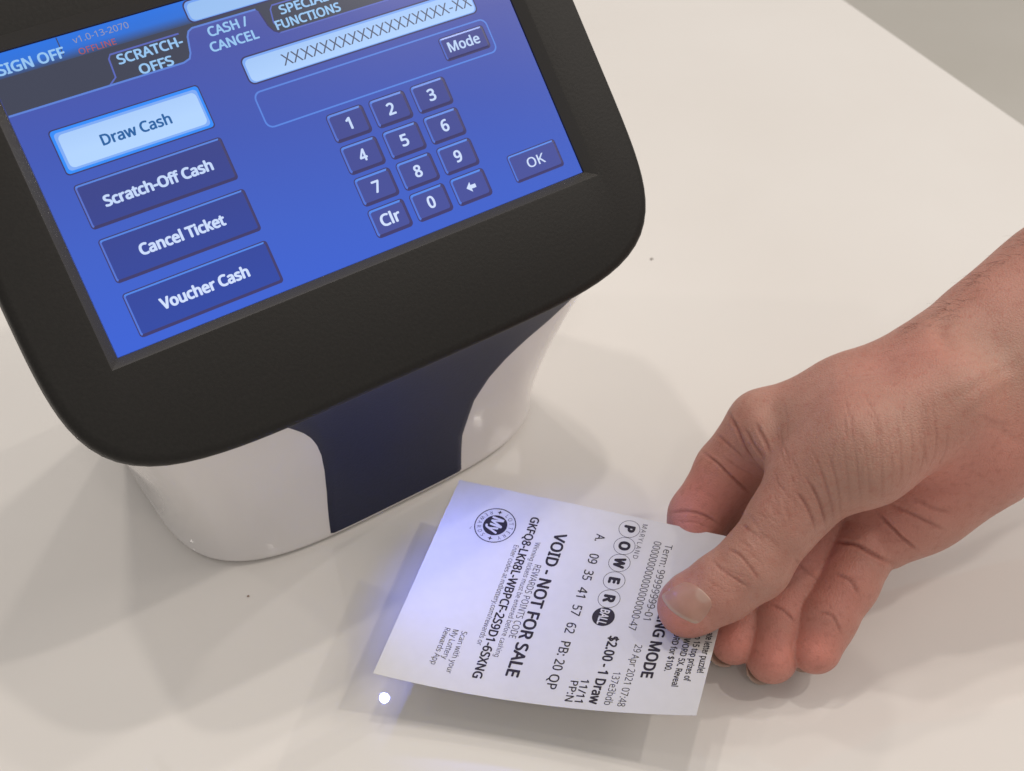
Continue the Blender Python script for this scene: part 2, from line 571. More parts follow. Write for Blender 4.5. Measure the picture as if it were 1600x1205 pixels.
def field(name, x0, y0, x1, y1, r=1.8, txt=None):
    u = UI()
    u.poly(rrect(x0 - 0.5, y0 - 0.5, x1 + 0.5, y1 + 0.5, r + 0.4), M_lo, 0.05)
    o1, o2, o3 = rrect(x0, y0, x1, y1, r), rrect(x0 + 0.7, y0 + 0.7, x1 - 0.4, y1 - 0.3, r), rrect(x0 + 1.3, y0 + 1.3, x1 - 0.7, y1 - 0.5, r)
    u.ring(o1, o2, M_glow, 0.08)
    u.poly(o2, M_white, 0.08)
    if txt:
        u.text(*txt)
    return u.done(name, screen)
field('status_field', 64.5, 0.6, 150, 7.4)
field('number_field', 74.9, 23.2, 162.9, 31.9, txt=('XXXXXXXXXXXXXXXXXX-XX', 88.0, 161.9, 27.6, 3.9, M_ink, 0.12))
u = UI()                                          # outlined entry panel
u.ring(rrect(73.8, 34.7, 164.6, 47.5, 2.6), rrect(74.35, 35.25, 164.05, 46.95, 2.2), M_hi, 0.06)
u.done('entry_panel', screen)
def button(name, x0, y0, x1, y1, txt, tx0, tx1, ty, cap, face=M_btn, r=0.9, bold=0.072, bev=0.55, tm=M_txt):
    u = UI()
    out, inn = rrect(x0, y0, x1, y1, r), rrect(x0 + bev, y0 + bev, x1 - bev, y1 - bev, max(r - bev * 0.5, 0.3))
    k = len(out)
    g = rrect(x0 - 0.35, y0 - 0.35, x1 + 0.35, y1 + 0.45, r + 0.3)
    u.ring(g, out, M_lo, 0.05, 0.05)
    u.poly(inn, face, 0.10)
    # top and left edges catch the light of the drawn relief, right and lower edges are dark
    u.ring(out, inn, M_hi, 0.06, 0.10, lambda i, k: i >= 20 or i < 1)
    u.ring(out, inn, M_lo, 0.06, 0.10, lambda i, k: 1 <= i < 14)
    u.ring(out, inn, M_hi2, 0.06, 0.10, lambda i, k: 14 <= i < 20)
    if txt == '<':
        s = 1.9
        cx, cy = (x0 + x1) / 2, (y0 + y1) / 2
        u.poly([(cx - s, cy), (cx, cy - s * 0.95), (cx, cy - s * 0.35), (cx + s, cy - s * 0.35), (cx + s, cy + s * 0.35), (cx, cy + s * 0.35), (cx, cy + s * 0.95)][::1], tm, 0.14)
    else:
        u.text(txt, tx0, tx1, ty, cap, tm, 0.14, bold)
    return u.done(name, screen)
# selected button
u = UI()
x0, y0, x1, y1 = 9.0, 27.0, 57.8, 41.0
o1, o2, o3, o4 = rrect(x0, y0, x1, y1, 1.1), rrect(x0 + 0.9, y0 + 0.9, x1 - 0.8, y1 - 0.8, 1.2), rrect(x0 + 1.8, y0 + 1.7, x1 - 1.5, y1 - 1.5, 1.6), rrect(x0 - 0.4, y0 - 0.4, x1 + 0.4, y1 + 0.4, 1.3)
u.ring(o4, o1, M_lo, 0.05)
u.ring(o1, o2, M_sel, 0.08)
u.ring(o2, o3, M_glow, 0.08)
u.poly(o3, M_white, 0.08)
u.text('Draw Cash', 22.6, 45.7, 34.2, 3.3, M_ink2, 0.12, 0.05)
tag(u.done('menu_button', screen), label='lit pale blue Draw Cash button')
button('menu_button', 9.2, 45.0, 57.8, 58.9, 'Scratch-Off Cash', 15.6, 51.9, 52.2, 3.3)
button('menu_button', 9.2, 63.0, 57.9, 76.8, 'Cancel Ticket', 19.4, 48.3, 69.9, 3.4)
button('menu_button', 9.1, 81.0, 57.7, 94.9, 'Voucher Cash', 18.4, 48.6, 87.9, 3.4)
button('mode_button', 144.3, 37.1, 162.2, 44.9, 'Mode', 146.6, 159.4, 40.8, 3.4, face=M_key, bold=0.04)
button('ok_button', 150.9, 83.5, 171.0, 93.1, 'OK', 157.4, 164.8, 88.2, 3.4, face=M_key, bold=0.015)
keys = ['1', '2', '3', '4', '5', '6', '7', '8', '9', 'Clr', '0', '<']
for i, t in enumerate(keys):
    kx, ky = 94.2 + (i % 3) * 16.25, 49.6 + (i // 3) * 11.45
    w = {'Clr': 7.6, '1': 1.9}.get(t, 2.9)
    button('keypad_key', kx, ky, kx + 13.4, ky + 9.4, t, kx + 6.7 - w / 2, kx + 6.7 + w / 2, ky + 4.6, 3.9, face=M_key, r=1.2, bold=0.05, bev=0.7)

# ------------------------------------------------------------------ ticket
TC = [np.array(c) / 1000 for c in ([-20.09, 329.01, 25.00], [82.56, 293.98, 32.00], [59.55, 225.03, 27.00], [-46.89, 245.00, 21.00])]
TW, TL_ = 80.0, 104.0
def tp(x, y, lift=0.0):
    """point of the ticket's curved sheet: x along the text (0..80 mm), y up the text (0..104 mm)"""
    a, t = x / TW, y / TL_
    p = (1 - a) * ((1 - t) * TC[0] + t * TC[1]) + a * ((1 - t) * TC[3] + t * TC[2])
    z = 23 * t * (1 - t) * a
    return (p[0], p[1], p[2] - z / 1000 + lift / 1000)
m_paper, nt, b = mat_new('thermal_paper')
n = noise_node(nt, 260, 4)
nt.links.new(mixcol(nt, n.outputs['Fac'], (0.61, 0.60, 0.582), (0.66, 0.648, 0.63)), b.inputs['Base Color'])
b.inputs['Roughness'].default_value = 0.55
b.inputs['Specular IOR Level'].default_value = 0.3
add_bump(nt, b, n.outputs['Fac'], 0.15, 0.0002)
m_print = simple('black_print', (0.030, 0.024, 0.034), 0.6, 0.2)
NX, NY = 28, 36
v, f = [], []
for side, lift in ((0, 0.0), (1, -0.12)):
    for j in range(NY + 1):
        for i in range(NX + 1):
            v.append(tp(TW * i / NX, TL_ * j / NY, lift))
M1 = (NX + 1) * (NY + 1)
for j in range(NY):
    for i in range(NX):
        p = j * (NX + 1) + i
        f.append((p, p + 1, p + NX + 2, p + NX + 1))
        f.append((M1 + p, M1 + p + NX + 1, M1 + p + NX + 2, M1 + p + 1))
edge = [i for i in range(NX)] + [j * (NX + 1) + NX for j in range(NY)] + [NY * (NX + 1) + NX - i for i in range(NX)] + [(NY - j) * (NX + 1) for j in range(NY)]
for k in range(len(edge)):
    p, q2 = edge[k], edge[(k + 1) % len(edge)]
    f.append((q2, p, M1 + p, M1 + q2))
ticket = mesh_obj('lottery_ticket', v, f, m_paper, smooth=True)
ticket.data.set_sharp_from_angle(angle=math.radians(40))
tag(ticket, label='white printed lottery ticket held by the hand above the counter', category='ticket')
LIFT = 0.06
def tpp(x, y, lift):
    return tp(x, y + float(np.interp(y, (0, 19, 31, 43, 56, 65, 75, 85, 91, 95, 98, 102), (0.5, 0.8, 1.15, 1.38, 1.35, 1.32, 1.15, 0.8, 0.6, 0.4, 0.2, 0.1))), lift)
class TK(MB):
    def poly(s, pts, m=0, lift=LIFT):
        s.add([tpp(x, y, lift) for x, y in pts], [tuple(range(len(pts)))], m)
    def circ_ring(s, cx, cy, r0, r1, n=48, m=0, lift=LIFT):
        vs = [tpp(cx + r * math.cos(2 * math.pi * i / n), cy + r * math.sin(2 * math.pi * i / n), lift) for r in (r0, r1) for i in range(n)]
        s.add(vs, [(i, n + i, n + (i + 1) % n, (i + 1) % n) for i in range(n)], m)
    def disc(s, cx, cy, r, n=48, m=0, lift=LIFT):
        s.poly([(cx + r * math.cos(2 * math.pi * i / n), cy + r * math.sin(2 * math.pi * i / n)) for i in range(n)], m, lift)
    def text(s, txt, x0, x1, yc, cap, bold=0.0, slant=0.0, m=0, lift=LIFT, spacing=1.0):
        v, f, w = text_mesh(txt, bold, slant, spacing)
        kx = (x1 - x0) / w
        s.add([tpp(x0 + px * kx, yc - cap / 2 + py * cap, lift + pz * 4) for px, py, pz in v], f, m)
    def arc_text(s, txt, cx, cy, r, a0, a1, cap, bold=0.0, flip=False, m=0, lift=LIFT):
        n = len(txt)
        for i, ch in enumerate(txt):
            if ch == ' ': continue
            a = math.radians(a0 + (a1 - a0) * (i / (n - 1)))
            v, f, w = text_mesh(ch, bold)
            up = np.array([math.cos(a), math.sin(a)]) * (-1 if flip else 1)
            rt = np.array([up[1], -up[0]])
            c = np.array([cx, cy]) + r * np.array([math.cos(a), math.sin(a)])
            vs = [c + rt * (px - w / 2) * cap * 0.9 + up * (py - 0.5) * cap for px, py, pz in v]
            s.add([tpp(q[0], q[1], lift) for q in vs], f, m)
def tline(txt, x0, x1, yc, cap, bold=0.0, **kw):
    t = TK()
    t.text(txt, x0, x1, yc, cap, bold, **kw)
    return t.build('printed_line', [m_print], ticket)
tline('VOID - NOT FOR SALE', 13.4, 71.6, 41.7, 4.0, 0.055)
tline('REWARDS POINTS CODE', 28.0, 57.6, 37.6, 2.35)
tline('Winning tickets must be entered before cashing', 19.0, 65.4, 34.9, 1.75)
tline('GKFQ8-LKR8L-WBPCF-2S9D1-6SXNG', 9.0, 74.2, 31.1, 2.9, 0.05)
tline('Enter codes at mdlottery.com/rewards or', 21.9, 62.4, 28.1, 1.75)
tline('Scan with your', 58.6, 74.3, 22.1, 1.9)
tline('My Lottery', 58.6, 69.8, 19.2, 1.9)
tline('Rewards App', 58.6, 72.4, 16.4, 1.9)
t = TK()
for s_, x0, x1 in (('A.', 10.5, 13.6), ('09', 19.1, 23.3), ('35', 26.2, 30.4), ('41', 33.5, 37.6), ('57', 40.9, 45.1), ('62', 48.1, 52.3), ('PB:', 55.6, 61.1), ('20', 62.6, 66.8), ('QP', 68.4, 74.0)):
    t.text(s_, x0, x1, 55.3, 3.2, 0.02)
t.build('printed_line', [m_print], ticket)
tline('MARYLAND', 2.4, 17.9, 69.3, 1.75, spacing=1.25)
tline('$2.00 - 1 Draw', 50.9, 77.8, 70.3, 3.2, 0.055)
tline('11/11', 68.9, 77.6, 65.4, 2.6, 0.03)
tline('PP:N', 69.9, 77.7, 62.1, 2.5, 0.02)
tline('000000000000000000-47', 8.8, 47.5, 75.4, 2.7)
tline('29 Apr 2021 07:48', 53.1, 77.8, 79.2, 2.5)
tline('137e3bdb', 64.8, 77.6, 74.8, 2.5)
tline('Term: 99999999-01', 9.2, 42.6, 79.5, 2.7)
tline('TRAINING MODE', 24.6, 66.0, 84.7, 3.7, 0.06)
tline('PASSWORD for $100.', 38.3, 62.6, 90.9, 2.1, 0.035)
tline('PASSWORD 5X. Reveal', 42.6, 68.6, 94.6, 2.1, 0.035)
tline('to 15 top prizes of', 46.1, 66.2, 98.1, 2.1, 0.035)
tline('ate letter puzzle!', 44.8, 62.4, 101.7, 2.1, 0.035)
# ball-letter logo
t = TK()
for ch, x, y in (('P', 5.8, 64.3), ('O', 13.4, 64.4), ('W', 20.9, 64.5), ('E', 28.6, 64.6), ('R', 36.3, 64.8)):
    t.circ_ring(x, y, 3.62, 3.80)
    _, _, w = text_mesh(ch, 0.11)
    ww = min(w * 3.5, 4.6)
    t.text(ch, x - ww / 2, x + ww / 2, y, 3.5, 0.11)
t.disc(43.8, 64.8, 3.8)
t.text('BALL', 40.7, 47.0, 64.8, 3.0, 0.045, slant=0.15, m=1, lift=LIFT + 0.05)
t.build('ball_logo', [m_print, m_paper], ticket)
# round rewards logo
t = TK()
lx, ly = 15.7, 18.4
t.circ_ring(lx, ly, 6.95, 7.3)
t.disc(lx, ly, 4.25)
t.text('My', lx - 3.5, lx + 3.5, ly + 0.3, 4.1, 0.06, slant=0.2, m=1, lift=LIFT + 0.05)
t.arc_text('LOTTERY', lx, ly, 5.6, 148, 32, 1.45)
t.arc_text('REWARDS', lx, ly, 5.6, 212, 328, 1.45, flip=True)
for a in (180, 0):
    cx, cy = lx + 5.6 * math.cos(math.radians(a)), ly + 5.6 * math.sin(math.radians(a))
    pts = []
    for k in range(8):
        r = 0.95 if k % 2 == 0 else 0.34
        pts.append((cx + r * math.cos(math.pi * k / 4), cy + r * math.sin(math.pi * k / 4)))
    t.poly(pts)
t.text('TM', 18.2, 19.2, 10.4, 0.5)
t.build('rewards_logo', [m_print, m_paper], ticket)

# ------------------------------------------------------------------ hand
# the hand is one continuous surface: a signed distance field of tapering limbs joined smoothly,
# in camera-aligned millimetres (x right, y down, z away), turned into a mesh by surface nets
def J(u, v, z):
    return np.array([(u - CX) / FPX * z, (v - CY) / FPX * z, z])
VOX = 0.6
LO = np.array([44.0, -66.0, 376.0])
HI = np.array([250.0, 110.0, 480.0])
DIM = np.ceil((HI - LO) / VOX).astype(int)
AX = [LO[i] + VOX * np.arange(DIM[i]) for i in range(3)]
BIG = 60.0
def smin(a, b, k):
    if k <= 0: return np.minimum(a, b)
    h = np.maximum(k - np.abs(a - b), 0) / k
    return np.minimum(a, b) - h * h * k * 0.25
def box_slice(lo, hi):
    i0 = np.maximum(np.floor((lo - LO) / VOX).astype(int), 0)
    i1 = np.minimum(np.ceil((hi - LO) / VOX).astype(int) + 1, DIM)
    return tuple(slice(int(a), int(b)) for a, b in zip(i0, i1))
class Field:
    def __init__(s): s.D = np.full(DIM, BIG, np.float32)
    def grid(s, sl):
        return np.meshgrid(AX[0][sl[0]].astype(np.float32), AX[1][sl[1]].astype(np.float32), AX[2][sl[2]].astype(np.float32), indexing='ij', sparse=True)
    def cone(s, a, b, ra, rb, k, flat=1.0, side=None):
        """tapered limb a->b; flat < 1 squeezes it along the direction 'side' (unit vector)"""
        r = max(ra, rb) + k + 4
        sl = box_slice(np.minimum(a, b) - r, np.maximum(a, b) + r)
        X, Y, Z = s.grid(sl)
        ab = b - a
        L2 = float(ab @ ab) + 1e-9
        px, py, pz = X - a[0], Y - a[1], Z - a[2]
        t = np.clip((px * ab[0] + py * ab[1] + pz * ab[2]) / L2, 0, 1)
        qx, qy, qz = px - t * ab[0], py - t * ab[1], pz - t * ab[2]
        rr = ra + (rb - ra) * t
        if side is not None:
            w = qx * side[0] + qy * side[1] + qz * side[2]
            d2 = qx * qx + qy * qy + qz * qz - w * w
            q = np.sqrt(np.maximum(d2, 0) + (w / flat) ** 2)
            d = (q - rr) * (flat + (1 - flat) * np.sqrt(np.maximum(d2, 0)) / np.maximum(q, 1e-4))
        else:
            d = np.sqrt(qx * qx + qy * qy + qz * qz) - rr
        s.D[sl] = smin(s.D[sl], d.astype(np.float32), k)
    def chain(s, pts, k, flat=1.0, side=None):
        for (a, ra), (b, rb) in zip(pts[:-1], pts[1:]):
            s.cone(a, b, ra, rb, k, flat, side)
    def join(s, o, k):
        s.D = smin(s.D, o.D, k)
def P_(u, v, z, r): return (J(u, v, z), r)

body = Field()
zax = np.array([0.12, 0.25, 0.96]); zax /= np.linalg.norm(zax)
# forearm and wrist (flattened front to back)
body.chain([P_(1512, 628, 428, 31), P_(1600, 568, 430, 32.5), P_(1700, 497, 433, 35), P_(1960, 320, 440, 38)], 10, 0.68, zax)
# back of the hand: metacarpals
body.chain([P_(1200, 668, 441, 13.0), P_(1330, 624, 434, 14.0), P_(1465, 578, 428, 17)], 9)
body.chain([P_(1255, 735, 448, 13), P_(1480, 640, 436, 19)], 12)
body.chain([P_(1310, 800, 450, 12), P_(1490, 690, 440, 19)], 12)
body.chain([P_(1378, 836, 440, 12.2), P_(1440, 785, 438, 15), P_(1530, 712, 434, 19)], 10)
# thumb side: metacarpal with the muscle at its base
body.chain([P_(1262, 752, 414, 13.2), P_(1345, 705, 408, 16.5), P_(1470, 628, 412, 18)], 9)
body.chain([P_(1205, 705, 449, 11), P_(1160, 780, 466, 11.5), P_(1140, 850, 474, 10)], 6)
body.chain([P_(1225, 690, 428, 10), P_(1330, 660, 420, 14)], 10)
# index finger: down from its knuckle, bent under the ticket
idx = Field()
idx.chain([P_(1192, 668, 441, 12.6), P_(1136, 735, 452, 11.0), P_(1092, 806, 459, 10.6), P_(1075, 880, 458, 9.2), P_(1078, 925, 452, 8.6), P_(1088, 955, 446, 7.4)], 3)
# thumb
thu = Field()
thu.chain([P_(1275, 742, 413, 13.2), P_(1226, 812, 414, 11.6), P_(1178, 882, 415, 11.5), P_(1128, 918, 417, 10.9), P_(1082, 944, 419.5, 9.9), P_(1072, 950, 420.5, 9.2)], 3.5)
# three curled fingers
mid = Field()
mid.chain([P_(1258, 812, 449, 11), P_(1202, 915, 444, 9.6), P_(1168, 965, 440, 9.0), P_(1147, 1002, 436, 8.0)], 2.5)
rin = Field()
rin.chain([P_(1290, 826, 446, 11), P_(1252, 884, 440, 10.2), P_(1218, 962, 435.5, 9.4), P_(1206, 1028, 432, 8.7)], 2.5)
pin = Field()
pin.chain([P_(1350, 850, 440, 12), P_(1322, 910, 434.5, 10.8), P_(1289, 968, 431.5, 10.2), P_(1274, 1012, 430, 8.8)], 2.5)
for fgr, k in ((mid, 1.2), (rin, 0.8), (pin, 0.8), (idx, 4.0), (thu, 1.6)):
    body.join(fgr, k)
# blend the thumb's root into its metacarpal
body.cone(J(1290, 735, 412), J(1262, 770, 414), 12.6, 12.0, 6)
del idx, mid, rin, pin, thu

def surface_nets(D):
    S = D < 0
    nx, ny, nz = D.shape
    c = S[:-1, :-1, :-1].astype(np.int8)
    cnt = np.zeros((nx - 1, ny - 1, nz - 1), np.int8)
    for dx in (0, 1):
        for dy in (0, 1):
            for dz in (0, 1):
                cnt += S[dx:nx - 1 + dx, dy:ny - 1 + dy, dz:nz - 1 + dz]
    act = (cnt > 0) & (cnt < 8)
    I, Jj, K = np.nonzero(act)
    idx = np.full(act.shape, -1, np.int32)
    idx[I, Jj, K] = np.arange(len(I))
    acc = np.zeros((len(I), 3)); num = np.zeros(len(I))
    for ax in range(3):
        o1, o2 = [a for a in range(3) if a != ax]
        for p in (0, 1):
            for q in (0, 1):
                off = [0, 0, 0]; off[o1] = p; off[o2] = q
                a = D[I + off[0], Jj + off[1], K + off[2]]
                off2 = list(off); off2[ax] = 1
                bb = D[I + off2[0], Jj + off2[1], K + off2[2]]
                m = (a < 0) != (bb < 0)
                t = np.where(m, a / np.where(m, a - bb, 1), 0)
                pos = np.zeros((len(I), 3))
                pos[:, o1] = p; pos[:, o2] = q; pos[:, ax] = t
                acc[m] += pos[m]; num[m] += 1
    V = np.stack([I, Jj, K], 1) + acc / num[:, None]
    F = []
    for ax in range(3):
        o1, o2 = (ax + 1) % 3, (ax + 2) % 3
        sl0 = [slice(None)] * 3; sl1 = [slice(None)] * 3
        sl0[ax] = slice(0, -1); sl1[ax] = slice(1, None)
        A, B = S[tuple(sl0)], S[tuple(sl1)]
        e = np.argwhere(A != B)
        e = e[(e[:, o1] > 0) & (e[:, o2] > 0) & (e[:, o1] < D.shape[o1] - 1) & (e[:, o2] < D.shape[o2] - 1)]
        def g(d1, d2):
            c = e.copy(); c[:, o1] -= d1; c[:, o2] -= d2
            return idx[c[:, 0], c[:, 1], c[:, 2]]
        quad = np.stack([g(1, 1), g(0, 1), g(0, 0), g(1, 0)], 1)
        flip = ~A[e[:, 0], e[:, 1], e[:, 2]]
        quad[flip] = quad[flip][:, ::-1]
        F.append(quad)
    return V * VOX + LO, np.concatenate(F)
HV, HF = surface_nets(body.D)
del body
def smooth_verts(V, F, it, lam):
    E = np.concatenate([F[:, [0, 1]], F[:, [1, 2]], F[:, [2, 3]], F[:, [3, 0]]])
    E = np.concatenate([E, E[:, ::-1]])
    n = np.bincount(E[:, 0], minlength=len(V)).astype(float)[:, None]
    for k in range(it):
        A = np.stack([np.bincount(E[:, 0], V[E[:, 1], i], minlength=len(V)) for i in range(3)], 1) / n
        V = V + lam[k % len(lam)] * (A - V)
    return V
HV = smooth_verts(HV, HF, 4, [0.5, -0.52])
HS = 1.034                     # the whole hand a little farther down the same sight lines
HW = cam2world(HV * HS)
_o = HW.mean(0)
if (np.cross(HW[HF[:, 1]] - _o, HW[HF[:, 2]] - _o) * (HW[HF[:, 0]] - _o)).sum() < 0:
    HF = HF[:, ::-1].copy()      # faces turned outwards
CAMW = Vector((0, 0, CAMZ / 1000))
def bvh_of(V):
    return BVHTree.FromPolygons([tuple(p) for p in V], [tuple(q) for q in HF.tolist()])
tree = bvh_of(HW)
def hit(u, v, tr=None):
    d = Vector(at(u, v, 400.0)) - CAMW
    d.normalize()
    loc, nrm, i, t = (tr or tree).ray_cast(CAMW, d)
    return loc, nrm
def normals(V, F):
    n = np.cross(V[F[:, 2]] - V[F[:, 0]], V[F[:, 3]] - V[F[:, 1]])
    N = np.stack([np.bincount(F.ravel(), np.repeat(n[:, i], 4), minlength=len(V)) for i in range(3)], 1)
    return N / (np.linalg.norm(N, axis=1, keepdims=True) + 1e-20)
HN = normals(HW, HF)
def polyline_points(pts, step=0.35):
    pts = [np.array(p, float) for p in pts]
    # Catmull-Rom through the given points
    out = []
    P = [2 * pts[0] - pts[1]] + pts + [2 * pts[-1] - pts[-2]]
    for i in range(1, len(P) - 2):
        n = max(2, int(np.linalg.norm(P[i + 1] - P[i]) / (step * 4.6)))
        for k in range(n):
            t = k / n
            out.append(0.5 * (2 * P[i] + (P[i + 1] - P[i - 1]) * t + (2 * P[i - 1] - 5 * P[i] + 4 * P[i + 1] - P[i + 2]) * t * t
                              + (3 * P[i] - P[i - 1] - 3 * P[i + 1] + P[i + 2]) * t ** 3))
    out.append(pts[-1])
    return out
def z6(*pts):            # points read off an enlargement of the hand
    return [(980 + x * 0.4648, 560 + y * 0.4648) for x, y in pts]
CREASES = [
    # points, half width mm, depth mm
    (z6((248, 312), (300, 350), (350, 398), (420, 458)), 0.55, 0.75),
    (z6((332, 172), (368, 235), (402, 310), (455, 372)), 0.9, 0.55),
    (z6((395, 235), (430, 300), (462, 345)), 0.8, 0.45),
    (z6((430, 215), (452, 270), (476, 322)), 0.8, 0.45),
    (z6((290, 250), (340, 290), (400, 345)), 0.7, 0.35),
    (z6((320, 330), (370, 365), (425, 395)), 0.6, 0.25),
    (z6((138, 522), (200, 514), (262, 530), (312, 560)), 0.6, 0.5),
    (z6((165, 548), (230, 552), (285, 575)), 0.5, 0.25),
    (z6((283, 678), (325, 716), (370, 745), (412, 772)), 0.55, 0.42),
    (z6((333, 640), (378, 662), (415, 705), (445, 745)), 0.55, 0.42),
    (z6((318, 700), (360, 722), (405, 738)), 0.45, 0.25),
    (z6((262, 735), (300, 765), (340, 790)), 0.45, 0.18),
    (z6((390, 640), (430, 670), (462, 700)), 0.45, 0.18),
    (z6((560, 440), (598, 490), (622, 540), (632, 582)), 0.6, 0.5),
    (z6((600, 400), (640, 470), (660, 530), (666, 568)), 0.6, 0.5),
    (z6((640, 350), (672, 440), (690, 510), (694, 560)), 0.57, 0.31),
    (z6((672, 310), (706, 420), (716, 500), (718, 548)), 0.52, 0.25),
    (z6((720, 270), (738, 380), (748, 470), (752, 530)), 0.52, 0.15),
    (z6((755, 230), (770, 340), (782, 440), (785, 510)), 0.52, 0.20),
    (z6((792, 230), (806, 340), (815, 430), (816, 495)), 0.52, 0.15),
    (z6((835, 200), (852, 310), (856, 400), (852, 475)), 0.52, 0.20),
    (z6((872, 190), (884, 300), (890, 380), (884, 460)), 0.47, 0.14),
    (z6((905, 185), (918, 290), (922, 370), (912, 440)), 0.52, 0.21),
    (z6((945, 190), (958, 280), (956, 350), (942, 420)), 0.47, 0.15),
    (z6((985, 195), (1000, 270), (994, 340), (975, 398)), 0.52, 0.21),
    (z6((1030, 210), (1040, 270), (1030, 330), (1005, 380)), 0.47, 0.17),
    (z6((1072, 225), (1076, 280), (1062, 330), (1036, 368)), 0.47, 0.17),
    (z6((835, 512), (880, 560), (930, 608), (980, 648)), 0.6, 0.8),
    (z6((868, 482), (930, 512), (1000, 545), (1070, 580)), 0.8, 0.45),
    (z6((960, 470), (1030, 505), (1100, 520)), 0.9, 0.3),
    (z6((688, 612), (720, 618), (765, 626), (820, 655), (892, 692)), 0.75, 1.0),
    (z6((478, 825), (525, 848), (566, 888)), 0.6, 0.5),
    (z6((638, 850), (690, 868), (722, 932)), 0.6, 0.45),
    (z6((690, 722), (745, 745), (782, 800)), 0.7, 0.45),
    (z6((560, 672), (598, 712), (636, 745)), 0.6, 0.4),
    (z6((1110, 340), (1150, 275), (1190, 240), (1240, 236), (1334, 300)), 1.6, 0.38),
    (z6((1180, 190), (1235, 215), (1300, 225)), 0.8, 0.14),
    (z6((470, 140), (488, 210), (470, 300)), 5.0, 1.6),
    (z6((1085, -145), (1052, -90), (1090, -20)), 3.0, 1.0),
    # raised: tendons and a vein at the wrist, the knuckle
    (z6((1030, 130), (1130, 80), (1250, 20), (1334, -40)), 3.0, -0.7),
    (z6((1100, 190), (1200, 110), (1334, 40)), 2.6, -0.55),
    (z6((560, 130), (700, 60), (860, 10), (1000, -30)), 4.5, -0.5),
]
rng = np.random.default_rng(3)
for k in range(70):      # fine cross lines over the thumb's back and the ball of the thumb
    t = rng.random()
    if k < 44:
        cx, cy = 470 + 560 * t + rng.normal() * 25, 330 - 90 * t + rng.normal() * 60
        L, a = rng.uniform(30, 85), math.radians(78 + rng.normal() * 9)
    else:
        cx, cy = 400 + 150 * t + rng.normal() * 25, 640 - 220 * t + rng.normal() * 20
        L, a = rng.uniform(25, 60), math.radians(42 + rng.normal() * 10)
    dx, dy = L * math.cos(a), L * math.sin(a)
    CREASES.append((z6((cx - dx, cy - dy), (cx + rng.normal() * 4, cy), (cx + dx, cy + dy)), 0.42, rng.uniform(0.10, 0.22)))
from mathutils.kdtree import KDTree
kd = KDTree(len(HW))
for i, p in enumerate(HW): kd.insert(p, i)
kd.balance()
disp = np.zeros(len(HW))
crease_dark = np.zeros(len(HW))
for pts, w, depth in CREASES:
    P = polyline_points(pts)
    n = len(P)
    best = {}
    for k, (uu, vv) in enumerate(P):
        loc, nrm = hit(uu, vv)
        if loc is None: continue
        fade = min(1.0, (k + 1) / (0.22 * n + 1), (n - k) / (0.22 * n + 1))
        fade = max(fade, 0.12)
        for co, i, d in kd.find_range(loc, w * 0.0028):
            d *= 1000
            if HN[i] @ np.array(nrm) < -0.2: continue
            g = math.exp(-(d / w) ** 2) * fade
            if w < 1.5: g -= 0.22 * math.exp(-((d - 1.9 * w) / (0.8 * w)) ** 2) * fade
            if i not in best or abs(g) > abs(best[i]): best[i] = g
    for i, g in best.items():
        disp[i] += g * depth
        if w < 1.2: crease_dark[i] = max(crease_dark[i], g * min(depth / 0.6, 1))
disp = np.clip(disp, -1.5, 2.2)
HW = HW - HN * disp[:, None] / 1000
HN = normals(HW, HF)
tree = bvh_of(HW)

# skin pigment: redder finger pads, knuckles and palm edge, sallower back of the hand and wrist
def blob(u, v, r_mm):
    loc, _ = hit(u, v)
    if loc is None: return np.zeros(len(HW))
    d2 = ((HW - np.array(loc)) ** 2).sum(1) * 1e6
    return np.exp(-d2 / r_mm ** 2)
red = np.zeros(len(HW)); sal = np.zeros(len(HW))
for uu, vv, r, a in ((1090, 770, 16, 1.0), (1085, 815, 12, 0.9), (1140, 740, 12, 0.5), (1145, 1005, 12, 1.0), (1207, 1025, 12, 1.0), (1272, 1015, 13, 1.0), (1230, 950, 14, 0.6),
                  (1310, 930, 16, 0.65), (1270, 870, 16, 0.6), (1480, 740, 24, 0.7), (1550, 720, 24, 0.6), (1400, 820, 20, 0.45), (1065, 975, 9, 0.8), (1110, 955, 12, 0.25),
                  (1420, 560, 20, 0.4), (1330, 610, 16, 0.25), (1120, 700, 14, 0.35), (1560, 450, 24, 0.25)):
    red = np.maximum(red, a * blob(uu, vv, r))
for uu, vv, r, a in ((1570, 560, 22, 0.8), (1510, 610, 18, 0.7), (1430, 680, 18, 0.7), (1360, 720, 16, 0.7), (1215, 660, 11, 0.5), (1590, 600, 20, 0.8), (1480, 660, 18, 0.6), (1330, 760, 12, 0.5)):
    sal = np.maximum(sal, a * blob(uu, vv, r))

m_skin, nt, b = mat_new('skin')
at_r = nt.nodes.new('ShaderNodeAttribute'); at_r.attribute_name = 'redness'
at_s = nt.nodes.new('ShaderNodeAttribute'); at_s.attribute_name = 'sallow'
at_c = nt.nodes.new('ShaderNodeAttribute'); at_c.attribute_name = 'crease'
n1 = noise_node(nt, 70, 5, rough=0.65)
base = mixcol(nt, mapped(nt, n1.outputs['Fac'], 0.35, 0.65, 0, 1), (0.44, 0.210, 0.158), (0.515, 0.268, 0.208))
n6 = noise_node(nt, 28, 3)
base = mixcol(nt, mapped(nt, n6.outputs['Fac'], 0.5, 0.68, 0, 0.28), base, (0.53, 0.215, 0.170))
base = mixcol(nt, at_s.outputs['Fac'], base, (0.42, 0.248, 0.186))
base = mixcol(nt, at_r.outputs['Fac'], base, (0.68, 0.262, 0.205))
n4 = noise_node(nt, 420, 3)
base = mixcol(nt, mapped(nt, n4.outputs['Fac'], 0.52, 0.72, 0, 0.42), base, (0.42, 0.15, 0.11))
